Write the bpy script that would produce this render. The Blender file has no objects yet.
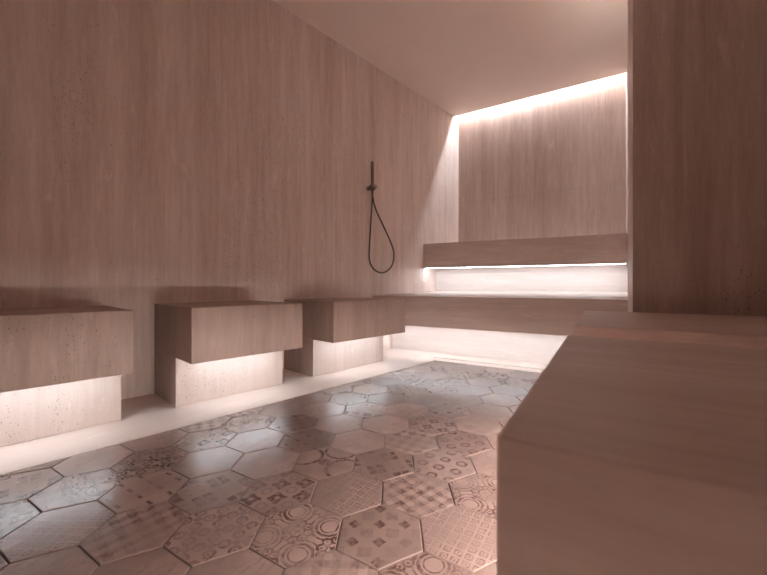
import bpy, bmesh, math, random
from mathutils import Vector, Matrix
random.seed(7)
SC = bpy.context.scene
COL = SC.collection
rad = math.radians

# ------------------------------------------------------------------ camera / room frame
H = 0.60                       # eye height
F = 360.0                      # focal length in pixels (767 px wide)
PSI = rad(31.37)               # camera looks this far to the left of +Y
W = rad(11.5)                  # left wall runs this far to the right of +Y
dL = Vector((math.sin(W), math.cos(W), 0))
nL = Vector((math.cos(W), -math.sin(W), 0))      # from left wall into the room
DW, DB, DO, DC = 2.30, 1.95, 1.74, 1.668         # camera distance of wall, base, overhang, tile edge planes
HC = 2.61                      # ceiling height
def L2(s, d):                  # point on a line parallel to the left wall
    p = dL*s - nL*d
    return (p.x, p.y)
def left_x(y, d=DW):           # x where the plane at distance d meets a given y
    s = (y - nL.y*(-d))/dL.y
    return (dL*s - nL*d).x

# ------------------------------------------------------------------ node helpers
class E:
    nt = None
    def __init__(s, sock): s.s = sock
    @staticmethod
    def m(op, *a, clamp=False):
        n = E.nt.nodes.new('ShaderNodeMath'); n.operation = op; n.use_clamp = clamp
        for i, v in enumerate(a):
            if isinstance(v, E): E.nt.links.new(v.s, n.inputs[i])
            else: n.inputs[i].default_value = v
        return E(n.outputs[0])
    def __add__(s, o): return E.m('ADD', s, o)
    def __radd__(s, o): return E.m('ADD', o, s)
    def __sub__(s, o): return E.m('SUBTRACT', s, o)
    def __rsub__(s, o): return E.m('SUBTRACT', o, s)
    def __mul__(s, o): return E.m('MULTIPLY', s, o)
    def __rmul__(s, o): return E.m('MULTIPLY', o, s)
def fr(a): return E.m('FRACT', a)
def fl(a): return E.m('FLOOR', a)
def ab(a): return E.m('ABSOLUTE', a)
def mx(a, b): return E.m('MAXIMUM', a, b)
def mn(a, b): return E.m('MINIMUM', a, b)
def lt(a, b): return E.m('LESS_THAN', a, b)
def gt(a, b): return E.m('GREATER_THAN', a, b)
def mod2(a): return E.m('FLOORED_MODULO', a, 2.0)
def sq(a): return E.m('SQRT', a)
def ss(a, lo, hi):             # smoothstep lo..hi -> 0..1
    n = E.nt.nodes.new('ShaderNodeMapRange'); n.interpolation_type = 'SMOOTHSTEP'
    E.nt.links.new(a.s, n.inputs['Value'])
    n.inputs['From Min'].default_value = lo; n.inputs['From Max'].default_value = hi
    return E(n.outputs['Result'])
def hyp(a, b): return sq(a*a + b*b)
def noise(vec, scale, detail=2, rough=.5, dist=0):
    n = E.nt.nodes.new('ShaderNodeTexNoise'); n.inputs['Scale'].default_value = scale
    n.inputs['Detail'].default_value = detail; n.inputs['Roughness'].default_value = rough
    n.inputs['Distortion'].default_value = dist
    E.nt.links.new(vec, n.inputs['Vector']); return E(n.outputs['Fac'])
def mapping(vec, scale=(1, 1, 1), rot=(0, 0, 0), loc=(0, 0, 0)):
    n = E.nt.nodes.new('ShaderNodeMapping'); E.nt.links.new(vec, n.inputs['Vector'])
    n.inputs['Scale'].default_value = scale; n.inputs['Rotation'].default_value = rot
    n.inputs['Location'].default_value = loc; return n.outputs[0]
def mixc(f, a, b, mode='MIX'):
    n = E.nt.nodes.new('ShaderNodeMix'); n.data_type = 'RGBA'; n.blend_type = mode
    if isinstance(f, E): E.nt.links.new(f.s, n.inputs[0])
    else: n.inputs[0].default_value = f
    for i, v in ((6, a), (7, b)):
        if isinstance(v, tuple): n.inputs[i].default_value = (*v, 1)
        else: E.nt.links.new(v, n.inputs[i])
    return n.outputs[2]
def new_mat(name):
    m = bpy.data.materials.new(name); m.use_nodes = True
    nt = m.node_tree; E.nt = nt
    b = nt.nodes['Principled BSDF']
    return m, nt, b
def bump(nt, b, h, strength, dist):
    n = nt.nodes.new('ShaderNodeBump'); n.inputs['Strength'].default_value = strength
    n.inputs['Distance'].default_value = dist
    nt.links.new(h.s, n.inputs['Height']); nt.links.new(n.outputs[0], b.inputs['Normal'])

STONE_LIGHT = (.76, .635, .58)
STONE_DARK = (.53, .395, .345)
def travertine(name, grain='Z', light=STONE_LIGHT, dark=STONE_DARK, pits=1.0, joints=(), rough=.5, contrast=1.0, seed=0, pitscale=1.0):
    m, nt, b = new_mat(name)
    tc = nt.nodes.new('ShaderNodeTexCoord'); oi = nt.nodes.new('ShaderNodeObjectInfo')
    vm = nt.nodes.new('ShaderNodeVectorMath'); vm.operation = 'SCALE'
    nt.links.new(oi.outputs['Location'], vm.inputs[0]); vm.inputs['Scale'].default_value = 3.7
    va = nt.nodes.new('ShaderNodeVectorMath'); nt.links.new(tc.outputs['Object'], va.inputs[0]); nt.links.new(vm.outputs[0], va.inputs[1])
    vo = va.outputs[0]
    k = {'X': (.055, 1, 1), 'Y': (1, .055, 1), 'Z': (1, 1, .055)}[grain]
    kk = {'X': (.5, 1, 1), 'Y': (1, .5, 1), 'Z': (1, 1, .5)}[grain]
    band = noise(mapping(vo, k, loc=(seed, seed*2.3, seed)), 5.5, 3, .55, .5)
    fine = noise(mapping(vo, k, loc=(seed+5, 3, 1)), 34, 4, .65, .35)
    vein = noise(mapping(vo, tuple(.14 if q < 1 else 1 for q in k), loc=(2, seed, 8)), 15, 4, .6, 1.2)
    cloud = noise(vo, 1.4, 3)
    grit = noise(mapping(vo, tuple(.12 if q < 1 else 1 for q in k), loc=(1, 7, seed)), 95, 3, .7)
    t = (band-.5)*1.6 + (fine-.5)*1.25 + (vein-.5)*.55 + (cloud-.5)*.5 + (grit-.5)*.75
    t = E.m('ADD', t*contrast, .5, clamp=True)
    col = mixc(t, dark, light)
    # pale calcite streaks
    st = ss(noise(mapping(vo, tuple(.2 if q < 1 else 1 for q in k), loc=(9, 9, seed)), 22, 3, .6, .8), .62, .74)
    col = mixc(st*.38, col, tuple(min(1, c*1.22) for c in light))
    # pores, gathered in drifts
    def pore(sc, lo, hi, zone, stretch):
        v = nt.nodes.new('ShaderNodeTexVoronoi'); v.inputs['Scale'].default_value = sc
        wob = nt.nodes.new('ShaderNodeVectorMath'); wob.operation = 'ADD'
        nz = nt.nodes.new('ShaderNodeTexNoise'); nz.inputs['Scale'].default_value = sc*1.2
        nt.links.new(vo, nz.inputs['Vector'])
        sc2 = nt.nodes.new('ShaderNodeVectorMath'); sc2.operation = 'SCALE'; sc2.inputs['Scale'].default_value = .45/sc
        nt.links.new(nz.outputs['Color'], sc2.inputs[0])
        nt.links.new(mapping(vo, stretch), wob.inputs[0]); nt.links.new(sc2.outputs[0], wob.inputs[1])
        nt.links.new(wob.outputs[0], v.inputs['Vector'])
        r = noise(v.outputs['Position'], 913.0, 0)           # random radius for every cell
        size = ss(r, .5, .68)
        d = E(v.outputs['Distance'])
        return (1.0 - ss(d - size*hi, 0, lo))*gt(size, .05)*zone
    drift = ss(noise(mapping(vo, kk, loc=(seed*3, 1, 4)), 3.2, 2), .46, .62)
    drift2 = ss(noise(mapping(vo, kk, loc=(4, seed, 2)), 6.0, 2), .52, .66)
    p = mx(mx(pore(150*pitscale, .14, .2, drift, kk), pore(62*pitscale, .06, .10, drift2, kk)), pore(230*pitscale, .16, .2, 1.0, kk)*.3)
    p = p*pits
    col = mixc(p*.75, col, (.10, .06, .05))
    ln = None
    for axis, offs, step, width in joints:                # slab joints
        sep = nt.nodes.new('ShaderNodeSeparateXYZ'); nt.links.new(tc.outputs['Object'], sep.inputs[0])
        c = E(sep.outputs[axis])
        if step: dd = ab(fr((c - offs)*(1/step) + .5) - .5)*step
        else: dd = ab(c - offs)
        q = 1.0 - ss(dd, width*.5, width)
        ln = q if ln is None else mx(ln, q)
    if ln is not None: col = mixc(ln*.32, col, (.16, .10, .085))
    nt.links.new(col, b.inputs['Base Color'])
    b.inputs['Roughness'].default_value = rough
    hgt = (0.0 - p)*1.0 + fine*.06
    if ln is not None: hgt = hgt - ln
    bump(nt, b, hgt, .5, .0025)
    return m
def plain(name, col, rough=.5, metal=0, nscale=None, amt=.1):
    m, nt, b = new_mat(name)
    if nscale:
        tc = nt.nodes.new('ShaderNodeTexCoord')
        f = noise(tc.outputs['Object'], nscale, 4)
        c = mixc(f, tuple(x*(1-amt) for x in col), tuple(min(1, x*(1+amt)) for x in col))
        nt.links.new(c, b.inputs['Base Color'])
    else: b.inputs['Base Color'].default_value = (*col, 1)
    b.inputs['Roughness'].default_value = rough; b.inputs['Metallic'].default_value = metal
    return m
def emit(name, col, power):
    m, nt, b = new_mat(name)
    b.inputs['Base Color'].default_value = (*col, 1)
    b.inputs['Emission Color'].default_value = (*col, 1)
    b.inputs['Emission Strength'].default_value = power
    return m

M = {}
M['wall_left'] = travertine('travertine_wall', 'Z', light=(.86, .735, .675), dark=(.62, .475, .42), pits=1.15, joints=((0, 2.338, 0, .0016), (0, 3.08, 0, .0016)), seed=1)
M['wall_back'] = travertine('travertine_back', 'Z', pits=.35, joints=((0, -1.2046, .612, .0022), (2, 1.60, 0, .0022)), seed=3)
M['wall_plain'] = travertine('travertine_side', 'Z', pits=.9, seed=6)
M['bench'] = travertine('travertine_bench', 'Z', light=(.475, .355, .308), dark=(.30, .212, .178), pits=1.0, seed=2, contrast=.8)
M['base'] = travertine('travertine_base_lit', 'Z', light=(.63, .54, .495), dark=(.485, .39, .35), pits=.8, seed=4, contrast=.7)  # bench stone again, paled so the LED glow sits in its colour
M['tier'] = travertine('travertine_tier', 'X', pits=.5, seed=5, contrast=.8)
M['tier_base_lit'] = travertine('travertine_tier_base_lit', 'X', light=(.74, .665, .625), dark=(.60, .51, .47), pits=.4, seed=5, contrast=.7)  # same stone as the tier, LED highlight painted in as a paler tone
M['block'] = travertine('travertine_block', 'X', pits=.3, seed=8, pitscale=.8, contrast=.75)
M['border'] = travertine('travertine_border', 'Y', light=(.76, .635, .575), dark=(.63, .50, .44), pits=.15, seed=9, contrast=.5)
M['ceiling'] = plain('painted_plaster', (.95, .82, .74), .9, nscale=3, amt=.03)
M['grout'] = plain('grout', (.17, .115, .10), .9, nscale=40, amt=.2)
M['gun_metal'] = plain('dark_metal', (.20, .165, .14), .42, .75)
M['hose'] = plain('hose_metal', (.13, .105, .09), .45, .6)
M['steel'] = plain('steel', (.42, .37, .34), .35, .8)
LEDC = (.885, .965, 1.035)
M['led'] = emit('led_strip', LEDC, 22)
M['led_right'] = emit('led_strip_right', (1, .92, .86), 100)
M['fill_up'] = emit('led_fill_uplight', (1, .90, .83), 22)
M['fill_alcove'] = emit('led_fill_alcove', (1, .92, .86), 112)
M['fill_rear'] = emit('led_fill_rear', (1, .8, .7), 14)
M['led_tier'] = emit('led_tier', LEDC, 18)
M['led_low'] = emit('led_low', LEDC, 27)
M['led_cove'] = emit('led_cove', LEDC, 112)
M['lamp'] = emit('fill_lamp_warm', (1.0, .70, .58), .25)  # dim added fill, no lamp is seen there
M['channel'] = plain('aluminium_channel', (.5, .45, .42), .4, .9)

# ------------------------------------------------------------------ mesh helpers
def link(name, bm, mat, parent=None, loc=(0, 0, 0), rz=0, smooth=False):
    me = bpy.data.meshes.new(name); bm.normal_update()
    if smooth:
        for f in bm.faces: f.smooth = True
    bm.to_mesh(me); bm.free()
    for mm in (mat if isinstance(mat, (list, tuple)) else [mat]): me.materials.append(mm)
    o = bpy.data.objects.new(name, me); COL.objects.link(o)
    o.location = loc; o.rotation_euler = (0, 0, rz)
    if parent: o.parent = parent
    return o
def prism(bm, poly, z0, z1, bevel=0.0, tops=None):
    """poly counter clockwise; tops = height of each corner (optional)"""
    b2 = bmesh.new()
    lo = [b2.verts.new((x, y, z0)) for x, y in poly]
    hi = [b2.verts.new((x, y, (tops[i] if tops else z1))) for i, (x, y) in enumerate(poly)]
    n = len(poly)
    b2.faces.new(list(reversed(lo))); b2.faces.new(hi)
    for i in range(n): b2.faces.new((lo[i], lo[(i+1) % n], hi[(i+1) % n], hi[i]))
    bmesh.ops.recalc_face_normals(b2, faces=b2.faces)
    if bevel:
        bmesh.ops.bevel(b2, geom=list(b2.edges), offset=bevel, segments=2, affect='EDGES', profile=.6)
    me = bpy.data.meshes.new('tmp'); b2.to_mesh(me); b2.free(); bm.from_mesh(me); bpy.data.meshes.remove(me)
    return bm
def box(x0, x1, y0, y1, z0, z1, bevel=0.0):
    return prism(bmesh.new(), [(x0, y0), (x1, y0), (x1, y1), (x0, y1)], z0, z1, bevel)
def tube(pts, r, seg=12, cap=True, closed=False):
    bm = bmesh.new(); rings = []
    up = Vector((0, 0, 1)); P = [Vector(p) for p in pts]
    R = r if isinstance(r, (list, tuple)) else [r]*len(P)
    prev = None
    for i, p in enumerate(P):
        t = (P[min(i+1, len(P)-1)] - P[max(i-1, 0)]).normalized()
        if prev is None:
            a = t.orthogonal().normalized()
        else:
            a = (prev - t*prev.dot(t)).normalized()
        prev = a; b = t.cross(a)
        rings.append([bm.verts.new(p + (a*math.cos(k*2*math.pi/seg) + b*math.sin(k*2*math.pi/seg))*R[i]) for k in range(seg)])
    for A, B in zip(rings, rings[1:]):
        for k in range(seg): bm.faces.new((A[k], A[(k+1) % seg], B[(k+1) % seg], B[k]))
    if cap:
        bm.faces.new(list(reversed(rings[0]))); bm.faces.new(rings[-1])
    bmesh.ops.recalc_face_normals(bm, faces=bm.faces)
    return bm
def struct(name, bm, mat, **k):
    o = link(name, bm, mat, **k); o['kind'] = 'structure'; return o
def thing(name, label, cat, loc=(0, 0, 0), rz=0, group=None):
    o = bpy.data.objects.new(name, None); COL.objects.link(o)
    o.location = loc; o.rotation_euler = (0, 0, rz); o['label'] = label; o['category'] = cat
    if group: o['group'] = group
    return o

# ------------------------------------------------------------------ room shell
YB = 4.195; YR = -1.6; XR = .503; XA = .19
RL = -W                                     # z rotation that sends local Y onto dL
# left wall: local X runs along the wall, local Y points away from the room
def left_frame(s, d=DW):
    p = L2(s, d); return (p[0], p[1], 0), math.pi/2 - W
loc, rz = left_frame(0)
S0 = -2.3; S1 = 4.9
struct('wall_left', box(S0, S1, 0, .15, 0, HC+.25), M['wall_left'], loc=loc, rz=rz)
struct('wall_back', box(-1.62, XR+.15, 0, .15, 0, HC+.25), M['wall_back'], loc=(0, YB, 0))
# partition whose end shows as a narrow pale strip, alcove wall behind it
struct('wall_partition', box(.0965, XR+.15, 1.66, 1.985, 0, HC+.12), M['wall_plain'])
struct('wall_alcove', box(XA, XR+.15, 1.985, YB, 0, HC+.25), M['wall_plain'])
struct('wall_right', box(XR, XR+.15, YR, 1.66, 0, HC+.12), M['wall_plain'])
struct('wall_front', box(-3.3, XR+.15, YR-.15, YR, 0, HC+.12), M['wall_plain'])
YC = 4.09
xl = lambda y: left_x(y) - .02
struct('ceiling', prism(bmesh.new(), [(xl(YR-.15), YR-.15), (XR+.15, YR-.15), (XR+.15, YC), (xl(YC), YC)], HC, HC+.10), M['ceiling'])
struct('ceiling_cove', prism(bmesh.new(), [(xl(YC-.25), YC-.25), (XR+.15, YC-.25), (XR+.15, YB+.15), (xl(YB+.15), YB+.15)], HC+.22, HC+.26), M['ceiling'])
struct('ceiling_upstand', prism(bmesh.new(), [(xl(YC-.25), YC-.25), (XR+.15, YC-.25), (XR+.15, YC-.2), (xl(YC-.2), YC-.2)], HC+.10, HC+.22), M['ceiling'])

# stone border round the tiles (one L-shaped floor piece) and slab under everything
YT = 2.69                                   # far edge of the tiles
def isect_left(d, y): return (left_x(y, d), y)
bord = [isect_left(DW+.02, YR), isect_left(DC, YR), isect_left(DC, YT), (XA+.4, YT), (XA+.4, YB), isect_left(DW+.02, YB)]
bm = prism(bmesh.new(), bord, -.05, 0)
struct('trim_1', bm, M['border'])

# ------------------------------------------------------------------ patterned hexagon floor
TL = (.305, .215, .19); TD = (.085, .043, .037)
def tile_mat(idx, fn, wear=(.36, .62), strength=1.15, light=TL, dark=TD):
    m, nt, b = new_mat('cement_tile_%s' % fn.__name__)
    uv = nt.nodes.new('ShaderNodeUVMap'); uv.uv_map = 'UVMap'
    sep = nt.nodes.new('ShaderNodeSeparateXYZ'); nt.links.new(uv.outputs[0], sep.inputs[0])
    at = nt.nodes.new('ShaderNodeAttribute'); at.attribute_name = 'tone'
    tone = E(at.outputs['Fac'])
    tc = nt.nodes.new('ShaderNodeTexCoord'); ob = tc.outputs['Object']
    vadd = nt.nodes.new('ShaderNodeVectorMath'); nt.links.new(ob, vadd.inputs[0])
    comb = nt.nodes.new('ShaderNodeCombineXYZ')
    for i in range(3): nt.links.new((tone*(37.0+i*11)).s, comb.inputs[i])
    nt.links.new(comb.outputs[0], vadd.inputs[1]); vo = vadd.outputs[0]
    wob = noise(vo, 60, 2); wob2 = noise(mapping(vo, loc=(3, 8, 1)), 60, 2)
    x = E(sep.outputs[0]) + (wob-.5)*.05; y = E(sep.outputs[1]) + (wob2-.5)*.05
    pat = fn(x, y, vo)
    w = ss(noise(vo, 9, 4, .6), wear[0], wear[1])
    scuff = noise(vo, 70, 3, .6)
    pat = pat*(w*.75+.28)*(ss(scuff, .3, .62)*.75+.25)*strength
    cloud = noise(vo, 9, 2, .5)
    base = mixc(ss(cloud, .2, .8), tuple(c*.78 for c in light), tuple(min(1, c*1.12) for c in light))
    tn = mixc(tone, (.66, .63, .63), (1.18, 1.19, 1.20))
    base = mixc(1.0, base, tn, 'MULTIPLY')
    col = mixc(E.m('MULTIPLY', pat, 1.0, clamp=True), base, dark)
    nt.links.new(col, b.inputs['Base Color'])
    b.inputs['Roughness'].default_value = .27
    b.inputs['Specular IOR Level'].default_value = .85
    bump(nt, b, noise(mapping(vo, (1, .5, 1), (0, 0, .6)), 34, 3, .5)*1.0 + scuff*.12, .32, .003)
    return m
def rot45(x, y): return (x*.7071 - y*.7071, x*.7071 + y*.7071)
def plain_mottle(x, y, vo): return ss(noise(mapping(vo, (1, .35, 1), (0, 0, .6)), 60, 4, .65, .8), .42, .7)*.34 + ss(noise(vo, 16, 3), .45, .7)*.14
def small_squares(x, y, vo):
    a, b = x*2.6, y*2.6
    cx, cy = ab(fr(a)-.5), ab(fr(b)-.5)
    sqr = lt(mx(cx, cy), .27)*mod2(fl(a)+fl(b))
    tri = lt(cx+cy, .5)*(1.0-mod2(fl(a)+fl(b)))*.4
    return mx(sqr*1.25, tri)
def gingham(x, y, vo):
    a = lt(fr(x*2.9), .5); b = lt(fr(y*2.9), .5)
    return a*.42 + b*.42
def ring_checks(x, y, vo):
    a, b = x*2.8, y*2.8
    r = hyp(fr(a)-.5, fr(b)-.5)
    k = mod2(fl(a)+fl(b))
    ring = lt(ab(r-.34), .13)
    return ring*(k*.7+.12) + lt(r, .12)*.4
def fine_squares(x, y, vo):
    a, b = x*4.6, y*4.6
    q = mx(ab(fr(a)-.5), ab(fr(b)-.5))
    return mx(lt(ab(q-.30), .08), lt(q, .1))*.62
def flower_checks(x, y, vo):
    a, b = x*2.3, y*2.3
    u, v = ab(fr(a)-.5), ab(fr(b)-.5)
    k = mod2(fl(a)+fl(b))
    r = hyp(u, v)
    f = mx(lt(mx(u, v), .40)*gt(r, .14), lt(hyp(u-.3, v-.3), .15))
    return f*k + lt(ab(r-.28), .05)*(1.0-k)*.45
def scrollwork(x, y, vo):
    a, b = x*1.05+.5, y*1.05+.5
    u, v = ab(fr(a)-.5), ab(fr(b)-.5)
    r1 = hyp(u-.5, v-.5); r2 = hyp(u-.22, v-.10); r3 = hyp(u-.10, v-.24); r0 = hyp(u, v)
    s = mx(lt(ab(r1-.30), .035), lt(ab(r1-.20), .018))
    s = mx(s, mx(lt(ab(r2-.10), .026), lt(ab(r3-.10), .026)))
    s = mx(s, mx(lt(r2, .035), lt(r3, .035)))
    s = mx(s, lt(ab(r1-.42), .022)*gt(r0, .16))
    return mx(s, lt(u*v, .0012)*lt(r0, .17))
def damask(x, y, vo):
    a, b = x*1.5, y*1.5
    u, v = ab(fr(a)-.5), ab(fr(b)-.5)
    r = hyp(u-.25, v-.25); r0 = hyp(u, v); r1 = hyp(u-.5, v-.5)
    s = mx(lt(ab(r-.15), .05), lt(r, .05))
    return mx(mx(s, lt(r0*(1.0+ab(u-v)*3.0), .16)), lt(r1*(1.0+ab(u-v)*3.0), .15))
def sparse_crosses(x, y, vo):
    a, b = x*2.1, y*2.1
    u, v = ab(fr(a)-.5), ab(fr(b)-.5)
    return mx(lt(mx(u*.7, v*1.8), .11), lt(mx(ab(u-.14), v), .09))*1.2
def broad_arcs(x, y, vo):
    r = hyp(x-.75, y); r2 = hyp(x+.75, y); r3 = hyp(x, y-.85)
    s = mx(lt(ab(r-.52), .05), lt(ab(r2-.52), .05))
    return mx(mx(s, lt(ab(r3-.5), .04)), lt(hyp(x, y), .18)*.7)
def soft_diamonds(x, y, vo):
    a, b = x*2.5, y*2.5
    u, v = ab(fr(a)-.5), ab(fr(b)-.5)
    return lt(u+v, .5)*.65 + lt(u+v, .16)*.3
def paired_blocks(x, y, vo):
    a, b = x*1.7, y*1.7
    u, v = ab(fr(a)-.5), ab(fr(b)-.5)
    k = mod2(fl(a)+fl(b))
    return lt(mx(u, v), .40)*k*(gt(mn(u, v), .05)*.7+.2) + lt(mx(ab(u-.25), ab(v-.25)), .07)*.4*(1.0-k)
KINDS = [plain_mottle, small_squares, gingham, ring_checks, fine_squares, flower_checks, scrollwork, damask,
         sparse_crosses, broad_arcs, soft_diamonds, paired_blocks]
kid = {f.__name__: i for i, f in enumerate(KINDS)}
TM = [tile_mat(i, f) for i, f in enumerate(KINDS)]
M_EDGE = plain('tile_edge', (.27, .185, .165), .6, nscale=30, amt=.15)

def clip(poly, nx, ny, c):          # keep nx*x+ny*y <= c
    out = []
    for i in range(len(poly)):
        p, q = poly[i], poly[(i+1) % len(poly)]
        dp, dq = nx*p[0]+ny*p[1]-c, nx*q[0]+ny*q[1]-c
        if dp <= 0: out.append(p)
        if dp*dq < 0:
            t = dp/(dp-dq); out.append((p[0]+(q[0]-p[0])*t, p[1]+(q[1]-p[1])*t))
    return out
def inset(poly, d):
    n = len(poly); out = []
    for i in range(n):
        p0, p1, p2 = Vector(poly[i-1]), Vector(poly[i]), Vector(poly[(i+1) % n])
        a = (p1-p0); b = (p2-p1)
        if a.length < 1e-6 or b.length < 1e-6: return None
        a.normalize(); b.normalize()
        na, nb = Vector((-a.y, a.x)), Vector((-b.y, b.x))
        den = 1 + na.dot(nb)
        if den < .1: return None
        out.append(tuple(p1 + (na+nb)*(d/den)))
    return out
def area(p): return sum(p[i-1][0]*p[i][1]-p[i][0]*p[i-1][1] for i in range(len(p)))/2

R = .1154; S3 = math.sqrt(3)/2
AX, AY = -.462, .943                # centre of the gingham tile
# lattice axis of the photograph: neighbours at +-Y and at 30 degrees; (i,j) are the rows counted along the photo
e1 = Vector((math.cos(rad(30)), math.sin(rad(30))))*(2*S3*R)   # "2s,0" in the lattice (one tile to the right)
e2 = Vector((0, 1))*(2*S3*R)                                          # "s,1.5" in the lattice (one tile away)
special = {(0, 0): ('gingham', 20), (0, -1): ('small_squares', 15), (1, -1): ('fine_squares', 0), (0, 1): ('ring_checks', 45),
           (-1, 0): ('fine_squares', 0), (-2, 0): ('flower_checks', 8), (-2, 1): ('broad_arcs', 0), (-1, 1): ('paired_blocks', 40),
           (1, 0): ('scrollwork', 60), (-3, 2): ('sparse_crosses', 10), (-1, 2): ('soft_diamonds', 0), (0, 2): ('ring_checks', 0),
           (-1, -1): ('scrollwork', 0), (-2, -1): ('damask', 0), (1, -2): ('scrollwork', 30), (-3, 1): ('plain_mottle', 0),
           (-4, 2): ('plain_mottle', 0), (-3, 0): ('paired_blocks', 10), (-4, 0): ('sparse_crosses', 0), (-4, 1): ('plain_mottle', 0),
           (-5, 1): ('damask', 0), (-5, 2): ('flower_checks', 0), (-6, 1): ('plain_mottle', 0), (-5, 0): ('scrollwork', 10),
           (-3, -1): ('gingham', 10), (-2, 2): ('plain_mottle', 0), (-2, 3): ('plain_mottle', 0), (-3, 3): ('plain_mottle', 0),
           (-4, 3): ('soft_diamonds', 30), (-2, 4): ('plain_mottle', 0), (-1, 3): ('flower_checks', 45), (0, 3): ('plain_mottle', 0),
           (1, 1): ('plain_mottle', 0), (1, 2): ('plain_mottle', 0), (-6, 2): ('plain_mottle', 0), (-4, 4): ('plain_mottle', 0)}
bm = bmesh.new(); uvl = bm.loops.layers.uv.new('UVMap'); tl = bm.faces.layers.float.new('tone')
# bed under the tiles
bed = [isect_left(DC+.001, YR), (XR+.02, YR), (XR+.02, YT), isect_left(DC+.001, YT)]
G = len(TM)
bv = [bm.verts.new((x, y, -.0045)) for x, y in bed]; f = bm.faces.new(bv); f.material_index = G
bv2 = [bm.verts.new((x, y, -.05)) for x, y in bed]; f = bm.faces.new(list(reversed(bv2))); f.material_index = G
for i in range(4):
    f = bm.faces.new((bv2[i], bv2[(i+1) % 4], bv[(i+1) % 4], bv[i])); f.material_index = G
rng = random.Random(21)
for i in range(-24, 14):
    for j in range(-34, 40):
        c = Vector((AX, AY)) + e1*i + e2*j
        rr = rng.random(); tone = rng.random(); rotk = rng.choice([0, 60, 120, 15, 45]); tilt = (rng.uniform(-1, 1), rng.uniform(-1, 1)); dz = rng.uniform(-.0009, 0)
        if not (-3.2 < c.x < XR+.2 and YR-.2 < c.y < YT+.2): continue
        poly = [(c.x + R*math.cos(rad(60*k)), c.y + R*math.sin(rad(60*k))) for k in range(6)]
        poly = clip(poly, -nL.x, -nL.y, DC-.001)       # keep the room side of the border
        if len(poly) < 3: continue
        poly = clip(poly, 0, 1, YT-.001)
        if len(poly) < 3: continue
        poly = clip(poly, 1, 0, XR)
        if len(poly) < 3: continue
        poly = clip(poly, 0, -1, -YR)
        if len(poly) < 3: continue
        q = [poly[0]]
        for p in poly[1:]:
            if math.dist(p, q[-1]) > .004: q.append(p)
        if math.dist(q[0], q[-1]) < .004: q.pop()
        if len(q) < 3 or abs(area(q)) < 3e-4: continue
        p1 = inset(q, .0016); p2 = inset(q, .0030)
        if not p1 or not p2 or area(p2) < 1e-4: continue
        name, ra = special.get((i, j), (None, 0))
        if name is None:
            far = c.y > 1.7
            name = ('plain_mottle' if rr < (.55 if far else .3) else KINDS[int((rr*997) % 1*len(KINDS))].__name__); ra = rotk
        elif name == 'plain_mottle': tone = .5 + tone*.5
        ki = kid[name]
        tz = lambda p: dz + (tilt[0]*(p[0]-c.x) + tilt[1]*(p[1]-c.y))*.006
        v0 = [bm.verts.new((p[0], p[1], -.006)) for p in p1]
        v1 = [bm.verts.new((p[0], p[1], tz(p)-.0012)) for p in p1]
        v2 = [bm.verts.new((p[0], p[1], tz(p))) for p in p2]
        n = len(p1); ca, sa = math.cos(rad(ra)), math.sin(rad(ra))
        fs = [bm.faces.new(v2)]
        for k in range(n):
            fs.append(bm.faces.new((v1[k], v1[(k+1) % n], v2[(k+1) % n], v2[k])))
            fs.append(bm.faces.new((v0[k], v0[(k+1) % n], v1[(k+1) % n], v1[k])))
        for q_, f in enumerate(fs):
            f.material_index = ki if q_ == 0 else G+1
            f[tl] = tone
            for l in f.loops:
                dx, dy = (l.vert.co.x-c.x)/R, (l.vert.co.y-c.y)/R
                l[uvl].uv = (dx*ca-dy*sa+.013, dx*sa+dy*ca+.017)
struct('floor', bm, TM + [M['grout'], M_EDGE])

# ------------------------------------------------------------------ left row of cantilevered stone benches
ZT, ZU = .50, .245                # seat top, underside of the overhang
def left_bench(label, s0, s1, skew=0.0):
    loc, rz = left_frame(s0)
    t = thing('stone_bench', label, 'bench', loc, rz, 'stone benches along the left wall')
    w = s1 - s0; fo = -(DW-DO); fb = -(DW-DB)
    # local x runs along the wall, local y<0 towards the room
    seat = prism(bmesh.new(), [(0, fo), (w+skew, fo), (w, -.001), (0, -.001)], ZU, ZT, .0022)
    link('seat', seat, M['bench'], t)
    k = fb/fo*skew
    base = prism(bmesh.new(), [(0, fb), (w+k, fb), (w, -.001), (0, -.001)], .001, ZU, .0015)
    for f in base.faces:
        f.material_index = 1 if abs(f.normal.x) > .9 else 0  # front takes the paler lit copy, ends keep the bench stone
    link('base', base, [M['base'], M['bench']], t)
    ch = link('led_channel', box(.05, w-.05, fb-.115, fb-.090, ZU-.003, ZU+.001), M['channel'], t)
    link('led_strip', box(.055, w-.055, fb-.111, fb-.094, ZU-.0045, ZU-.002), M['led'], ch)
    return t
left_bench('pale stone bench nearest the camera on the left, cut off by the photo edge', -.26, .381)
left_bench('stone bench in the middle of the left row, between the two other wall benches', .601, 1.194)
left_bench('stone bench at the far end of the left row, below the hand shower', 1.42, 2.075, .04)

# ------------------------------------------------------------------ big stone blocks on the right
def right_bench(label, y0, y1, y_led=True):
    t = thing('stone_bench', label, 'bench', (-.061, y0, 0), 0, 'stone benches along the right wall')
    w = XR+.060; dY = y1-y0
    link('seat', box(0, w-.0, 0, dY, ZU, ZT, .0025), M['block'], t)
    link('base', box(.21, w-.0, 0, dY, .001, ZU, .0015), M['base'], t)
    ch = link('led_channel', box(.125, .15, .03, dY-.03, ZU-.008, ZU+.001), M['channel'], t)
    link('led_strip', box(.129, .146, .034, dY-.034, ZU-.03, ZU-.007), M['led_right'], ch)
    return t
right_bench('large blurred stone bench filling the lower right foreground', .244, .815)
right_bench('stone bench just beyond the foreground block, against the dark stone wall', 1.015, 1.659)

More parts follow.
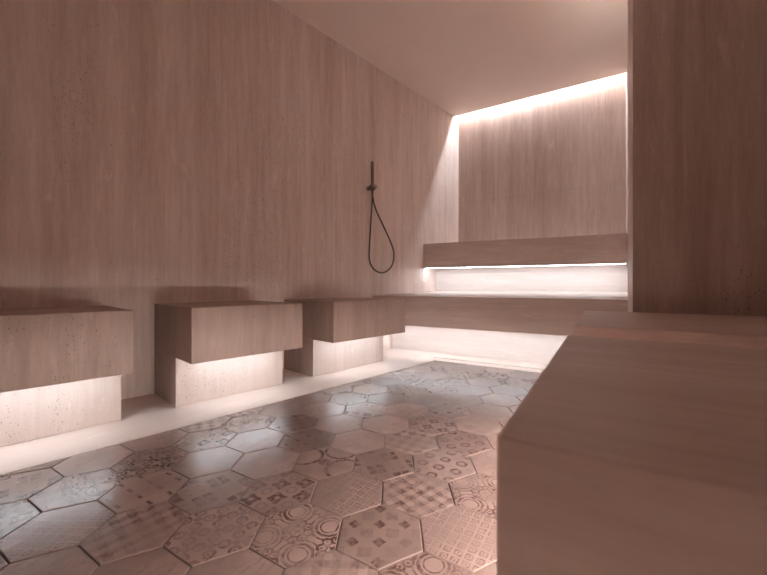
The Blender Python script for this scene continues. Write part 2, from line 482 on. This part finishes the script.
# ------------------------------------------------------------------ tiered benches in the alcove
XE = XA-.001
def lw(y, e=.002): return left_x(y)+e
t = thing('tiered_bench', 'long low stone bench across the far alcove with light glowing beneath it', 'bench', (-.7, 2.75, 0))
def lp(poly, ox=-.7, oy=2.75): return [(x-ox, y-oy) for x, y in poly]
SB = 3.71; SBR = 3.86
XO = .42                                 # the bench runs on behind the partition
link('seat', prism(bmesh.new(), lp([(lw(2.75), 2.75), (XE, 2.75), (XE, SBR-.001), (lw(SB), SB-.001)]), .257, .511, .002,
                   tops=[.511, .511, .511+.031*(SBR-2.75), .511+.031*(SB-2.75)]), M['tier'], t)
link('base', prism(bmesh.new(), lp([(lw(3.0), 3.0), (XE, 3.0), (XE, SBR-.001), (lw(SB), SB-.001)]), .001, .257), M['tier_base_lit'], t)
ch = link('led_channel', box(lw(2.86)+.72, XE+.7-.02, .055, .080, .2560, .2575), M['channel'], t)
link('led_strip', box(lw(2.86)+.725, XE+.7-.024, .059, .076, .2552, .2561), M['led_low'], ch)

t = thing('tiered_bench', 'upper stone tier set back above the low alcove bench, lit from its underside', 'bench', (-.7, 3.5, .511))
FL, FRr = 3.496, 3.665                   # front edge, left and right
BL, BR = 3.71, 3.86                      # riser, left and right
ZB0, ZB1 = .792, 1.045
o_ = lambda p: lp(p, -.7, 3.5)
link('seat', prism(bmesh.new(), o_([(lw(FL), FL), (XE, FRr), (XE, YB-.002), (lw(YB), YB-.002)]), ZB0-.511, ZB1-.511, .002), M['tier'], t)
link('riser', prism(bmesh.new(), o_([(lw(BL), BL), (XE, BR), (XE, YB-.002), (lw(YB), YB-.002)]), -.51, ZB0-.511), M['tier_base_lit'], t)
def strip(off0, off1, z0, z1, e=.02):
    xa, xb = lw(FL)+e, XE-e
    ya = lambda x: FL + (FRr-FL)*(x-lw(FL))/(XE-lw(FL))
    return prism(bmesh.new(), o_([(xa, ya(xa)+off0), (xb, ya(xb)+off0), (xb, ya(xb)+off1), (xa, ya(xa)+off1)]), z0-.511, z1-.511)
ch = link('led_channel', strip(.012, .05, ZB0-.006, ZB0+.001), M['channel'], t)
link('led_strip', strip(.016, .046, ZB0-.0075, ZB0-.0055, .024), M['led_tier'], ch)

# low glowing bench added behind the viewer as ambient fill
t = thing('stone_bench', 'unseen low stone bench with under lighting, added as fill along the wall behind the viewer', 'bench', (-1.3, YR+.002, 0))
link('seat', box(-1.1, 1.75, 0, .50, ZU, ZT, .0025), M['block'], t)
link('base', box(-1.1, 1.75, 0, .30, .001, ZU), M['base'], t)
ch = link('led_channel', box(-1.05, 1.7, .36, .385, ZU-.008, ZU+.001), M['channel'], t)
link('led_strip', box(-1.04, 1.69, .364, .381, ZU-.03, ZU-.007), M['fill_rear'], ch)

# ceiling cove light
t = thing('cove_light', 'white light strip recessed along the ceiling edge above the far wall', 'light', (-.7, YC, HC))
link('led_channel', box(lw(YB)+.71, XA+.7-.004, .070, .104, .19, .20), M['channel'], t)
link('led_strip', box(lw(YB)+.72, XA+.7-.012, .074, .100, .184, .191), M['led_cove'], t)

# linear drain
t = thing('linear_drain', 'slim metal slot drain set in the pale floor before the lit alcove bench', 'drain', (-.4, 2.805, 0))
link('drain_frame', box(-.81, .55, -.021, .021, .0005, .0025), M['steel'], t)
bm = bmesh.new()
for k in range(45):
    x = -.80 + k*.03
    prism(bm, [(x, -.013), (x+.024, -.013), (x+.024, .013), (x, .013)], .0025, .004)
link('grate', bm, M['border'], t)

# ------------------------------------------------------------------ hand shower on the left wall
def px_on_left(px, py, d):
    u = (px-383.5)/F
    th = W+PSI
    Z = d/(math.sin(th) - u*math.cos(th))
    X = Z*u
    fw = Vector((-math.sin(PSI), math.cos(PSI), 0)); rt = Vector((math.cos(PSI), math.sin(PSI), 0))
    p = rt*X + fw*Z; p.z = H - (py-285.7)*Z/F
    return p
hold = px_on_left(372.5, 187.5, DW)
t = thing('hand_shower', 'slim dark metal hand shower with looped hose on the left stone wall', 'shower', hold)
def rel(px, py, off): return px_on_left(px, py, DW-off) - hold
n3 = nL.copy()
c0 = rel(372.4, 187.5, .055) - n3*.055
link('wall_rosette', tube([c0, c0+n3*.006, c0+n3*.008], [.021, .021, .019], 28), M['steel'], t, smooth=False)
c1 = rel(372.4, 187.5, .055) - n3*.055
link('holder', tube([c1+n3*.006, c1+n3*.040, c1+n3*.0405, c1+n3*.070, c1+n3*.074], [.015, .015, .027, .027, .024], 28), M['gun_metal'], t)
link('control_cap', tube([c1+n3*.0745, c1+n3*.100, c1+n3*.103], [.019, .019, .016], 28), M['steel'], t)
top = rel(372.3, 161.5, .055); mid = rel(372.5, 190, .055)
dirv = (top-mid).normalized()
a = rel(372.4, 194, .055)
link('handset', tube([a, a+dirv*.004, mid+dirv*.02, top-dirv*.09, top-dirv*.006, top], [.008, .0105, .0115, .0135, .0135, .011], 20), M['gun_metal'], t, smooth=False)
# spray outlets on the face of the wand
bm = bmesh.new()
for k in range(7):
    p = top - dirv*(.012+.011*k) + n3*.0125
    b2 = tube([p, p+n3*.0025], .003, 8); me = bpy.data.meshes.new('tmp'); b2.to_mesh(me); b2.free(); bm.from_mesh(me); bpy.data.meshes.remove(me)
link('spray_outlet', bm, M['hose'], t)
# hose: leaves the wand foot, swings down to the right, loops, and climbs to the wall outlet
ctrl = [(372.6, 193, .055), (373.2, 200, .055), (376.5, 211, .05), (382.0, 223, .045), (388.5, 237, .04), (392.8, 248, .038), (394.0, 256, .038),
        (392.5, 264, .04), (388.5, 270, .045), (382.0, 272.8, .05), (375.5, 270.5, .05), (371.0, 265, .045), (369.3, 257, .04),
        (369.6, 245, .03), (370.4, 230, .025), (371.3, 215, .022), (372.1, 202, .022), (372.5, 194, .022)]
P = [rel(*c) for c in ctrl]
def cr(P, n=8):
    out = []
    for i in range(len(P)-1):
        p0, p1, p2, p3 = P[max(i-1, 0)], P[i], P[i+1], P[min(i+2, len(P)-1)]
        for k in range(n):
            t_ = k/n
            out.append(.5*((2*p1) + (p2-p0)*t_ + (2*p0-5*p1+4*p2-p3)*t_*t_ + (3*p1-p0-3*p2+p3)*t_**3))
    out.append(P[-1]); return out
link('hose', tube(cr(P), .0072, 10), M['hose'], t, smooth=True)
link('hose_nut', tube([a-dirv*.022, a-dirv*.020, a-dirv*.002, a], [.008, .0095, .0095, .008], 6), M['gun_metal'], t)

# linear uplight added for ambient fill high on the right wall (outside the frame)
t = thing('fill_uplight', 'unseen linear light trough added as fill high on the right wall, shining up at the ceiling', 'light', (XR-.001, .45, 1.95))
tr = bmesh.new()
prism(tr, [(-.09, 0), (0, 0), (0, 1.15), (-.09, 1.15)], 0, .008)
prism(tr, [(-.09, 0), (-.084, 0), (-.084, 1.15), (-.09, 1.15)], .008, .075)
link('trough', tr, M['channel'], t)
link('led_strip', box(-.06, -.03, .02, 1.13, .0085, .014), M['fill_up'], t)

t = thing('fill_uplight', 'short hidden light trough added as fill behind the partition, shining up at the alcove ceiling', 'light', (XA-.001, 2.02, 1.9))  # added to brighten the alcove ceiling and left wall
tr = bmesh.new()
prism(tr, [(-.05, 0), (0, 0), (0, .46), (-.05, .46)], 0, .008)
prism(tr, [(-.05, 0), (-.045, 0), (-.045, .46), (-.05, .46)], .008, .05)
link('trough', tr, M['channel'], t)
link('led_strip', box(-.037, -.012, .01, .45, .0085, .014), M['fill_alcove'], t)

# ------------------------------------------------------------------ soft fill lamp added behind the viewer
t = thing('fill_lamp', 'unseen round ceiling lamp added as fill behind the viewer', 'lamp', (-1.0, -1.0, HC))
link('fill_lamp_housing', tube([(0, 0, -.02), (0, 0, 0)], [.26, .26], 40), M['ceiling'], t)
link('diffuser', tube([(0, 0, -.032), (0, 0, -.02)], [.23, .245], 40), M['lamp'], t)

# ------------------------------------------------------------------ camera
cam = bpy.data.cameras.new('camera'); co = bpy.data.objects.new('camera', cam); COL.objects.link(co)
co.location = (0, 0, H); co.rotation_euler = (math.pi/2, 0, PSI)
cam.sensor_width = 36; cam.lens = F/767*36; cam.shift_y = -1.8/767
cam.clip_start = .01
cam.dof.use_dof = True; cam.dof.focus_distance = 2.4; cam.dof.aperture_fstop = 6.5
SC.camera = co
w = bpy.data.worlds.new('world'); SC.world = w; w.use_nodes = True
w.node_tree.nodes['Background'].inputs[0].default_value = (.02, .015, .013, 1)
SC.view_settings.view_transform = 'Standard'; SC.view_settings.look = 'None'
SC.view_settings.exposure = 0.72; SC.view_settings.gamma = 1
